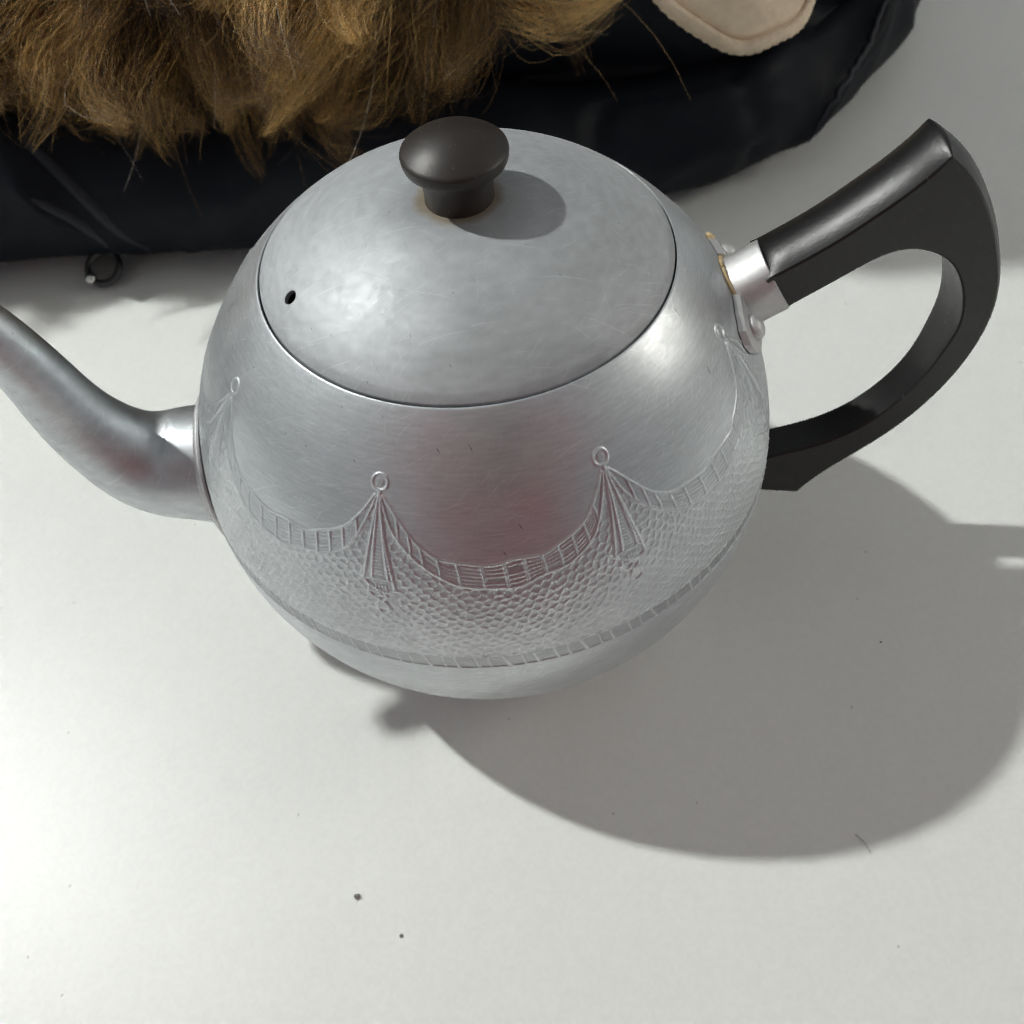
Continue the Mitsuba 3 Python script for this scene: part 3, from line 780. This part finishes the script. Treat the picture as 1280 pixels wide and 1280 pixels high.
# ------------------------------------------------------------------ the person taking the picture (seen in the metal's reflection)
RIGHT = np.cross(FWD, UP); RIGHT /= np.linalg.norm(RIGHT); UPC = np.cross(RIGHT, FWD)
PC = EYE * 1000 - FWD * 7.0 + RIGHT * 22 - UPC * 52               # centre of the phone, behind the lens
M = np.eye(4); M[:3, 0], M[:3, 1], M[:3, 2], M[:3, 3] = RIGHT, UPC, -FWD, PC
ph_ = rounded_slab(-36, 36, -73, 73, -4, 4, 3.0); ph_.apply_transform(M)
scene['m_phone'] = {'type': 'principled', 'base_color': rgb(0.02, 0.02, 0.025), 'roughness': 0.3}
put('phone', ph_, 'm_phone', smooth=40)
thing('phone', 'black phone held over the teapot by the person in the red top', 'phone')
thing('person', 'person in a dusty red long sleeved top leaning over the table with a phone', 'person')


def at(x, y, z): return PC + RIGHT * x + UPC * y - FWD * z          # z > 0: behind the phone


def hand(s):
    w = [at(s * 80, -60, 34), at(s * 62, -25, 22), at(s * 58, 5, 20)]
    parts = [chain([(*w[0], 25), (*w[1], 21)]), chain([(*at(s * 58, -35, 20), 14), (*at(s * 56, 12, 18), 13)])]
    for k, (y, l) in enumerate(((-38, 0.8), (-20, 0.95), (-2, 1.0), (16, 0.93))):
        parts.append(chain([(*at(s * 56, y, 18), 9.5), (*at(s * (56 + 6 * l), y + 8, -4), 9), (*at(s * (47), y + 10, -16 * l), 8.5), (*at(s * 33, y + 9, -15 * l), 8)]))
    parts.append(chain([(*at(s * 62, -30, 24), 12), (*at(s * 50, -8, 26), 10.5), (*at(s * 34, 8, 19), 9.5), (*at(s * 22, 20, 16), 8.5)]))
    return m3.Manifold.batch_boolean(parts, m3.OpType.Add), w[0]


hr, wr = hand(1); hl_, wl = hand(-1)
ELB, DY = 255, np.array([0, 140.0, 0])
hr, hl_, wr, wl = hr.translate((-DY).tolist()), hl_.translate((-DY).tolist()), wr - DY, wl - DY      # built 140 mm back, moved forward below
head = [chain([(0, -470, 700, 62), (0, -455, 760, 70)]), chain([(0, -470, 760, 84), (0, -455, 775, 84), (0, -490, 800, 84)]), chain([(0, -400, 690, 26), (0, -440, 680, 44), (0, -480, 720, 60)]),
        chain([(0, -386, 745, 9), (0, -372, 722, 11)]), chain([(0, -520, 600, 56), (0, -490, 720, 54)]), sphere_m((82, -480, 748), 17), sphere_m((-82, -480, 748), 17)]
arms = [chain([(s * (ELB - 60), -430, 330, 38), (*w, 27)]) for s, w in ((1, wr), (-1, wl))]
body = blob(head + arms + [hr, hl_] + [chain([(0, -560, 560, 80), (0, -520, 610, 52)]), chain([(-150, -560, 540, 40), (150, -560, 540, 40)])] + [chain([(s * 160, -570, 545, 40), (s * ELB, -520, 350, 38), (s * (ELB - 60), -430, 330, 38)]) for s in (-1, 1)], 5.0, 8)
scene['m_skin'] = {'type': 'twosided', 'bsdf': {'type': 'principled', 'base_color': rgb(0.50, 0.33, 0.25), 'roughness': 0.5}}
shirt = blob([chain([(-165, -570, 545, 62), (165, -570, 545, 62)]), chain([(-120, -590, 460, 105), (120, -590, 460, 105)]), chain([(-105, -640, 200, 105), (105, -640, 200, 105)]), m3.Manifold.batch_hull([sphere_m((s * 110, y, z), 105) for s in (-1, 1) for y, z in ((-585, 440), (-640, 180), (-650, 40))])]
             + [chain([(s * 170, -570, 545, 64), (s * ELB, -520, 350, 52), (s * (ELB - 80), -405, 322, 44), tuple(w * 0.55 + np.array([s * (ELB - 80), -405, 322]) * 0.45) + (37,)]) for s, w in ((1, wr), (-1, wl))], 12.0, 12)
scene['m_shirt'] = {'type': 'twosided', 'bsdf': {'type': 'principled', 'base_color': rgb(0.34, 0.070, 0.100), 'roughness': 0.9, 'sheen': 0.3}}
trs = blob([chain([(-100, -660, 20, 115), (100, -660, 20, 115)])] + [chain([(s * 100, -660, 10, 105), (s * 105, -660, -330, 75), (s * 110, -690, -680, 58)]) for s in (-1, 1)], 14.0, 12)
scene['m_trousers'] = {'type': 'principled', 'base_color': rgb(0.02, 0.025, 0.04), 'roughness': 0.9}
hair_ = blob([chain([(0, -500, 800, 92), (0, -520, 760, 90)]), chain([(0, -455, 835, 55), (0, -510, 830, 80)]), chain([(-70, -515, 760, 45), (-75, -520, 660, 38)]), chain([(70, -515, 760, 45), (75, -520, 660, 38)])] + [chain([(s_ * 72, -505, 740, 45), (s_ * 88, -490, 560, 46), (s_ * 66, -468, 420, 40)]) for s_ in (-1, 1)], 9.0, 8)  # long front locks added to darken the upper reflection in the pot
scene['m_hair'] = {'type': 'principled', 'base_color': rgb(0.03, 0.018, 0.01), 'roughness': 0.5}
shoes = [blob([chain([(s * 110, -690, -725, 40), (s * 118, -580, -738, 34)])], 9.0, 6) for s in (-1, 1)]
for m_ in (body, shirt, trs, hair_, *shoes): m_.apply_translation(DY)
put('person__body', body, 'm_skin', smooth=True)
put('person__shirt', shirt, 'm_shirt', smooth=True)
put('person__trousers', trs, 'm_trousers', smooth=True)
put('person__hair', hair_, 'm_hair', smooth=True)
put('person__shoe', shoes[0], 'm_hair', smooth=True); put('person__shoe_001', shoes[1], 'm_hair', smooth=True)

# ------------------------------------------------------------------ lamps (out of frame)
def lamp(key, pos, rad, E, color, label):
    d = -pos / np.linalg.norm(pos)
    dist = np.linalg.norm(pos)
    L = E * dist**2 / (math.pi * rad**2)
    thing(key, label, 'lamp')
    shade = lathe([(0, -90), (rad * 700, -90), (rad * 1000 + 8, -8), (rad * 1000 + 8, 4), (rad * 1000 + 3, 4), (rad * 1000 + 3, -2), (0, -2)], 48)
    M = frame(d, pos * 1000); shade.apply_transform(M)
    put(key + '__shade', shade, 'm_dark', smooth=40)
    bulb = lathe([(0, 0), (rad * 1000, 0), (rad * 1000, 1.2), (0, 2.0)], 48); bulb.apply_transform(M)
    put(key + '__bulb', bulb, 'm_dark', smooth=40)
    scene[key + '__bulb']['emitter'] = {'type': 'area', 'radiance': {'type': 'rgb', 'value': [L * c for c in color]}}


lamp('spot_lamp', KEY, KEY_R, KEY_E, (0.99, 1.0, 0.965), 'small bright spot lamp high behind the jacket')
lamp('wall_lamp', SIDE, SIDE_R, SIDE_E, (1.0, 0.96, 0.87), 'wide warm wall lamp to the right of the table')
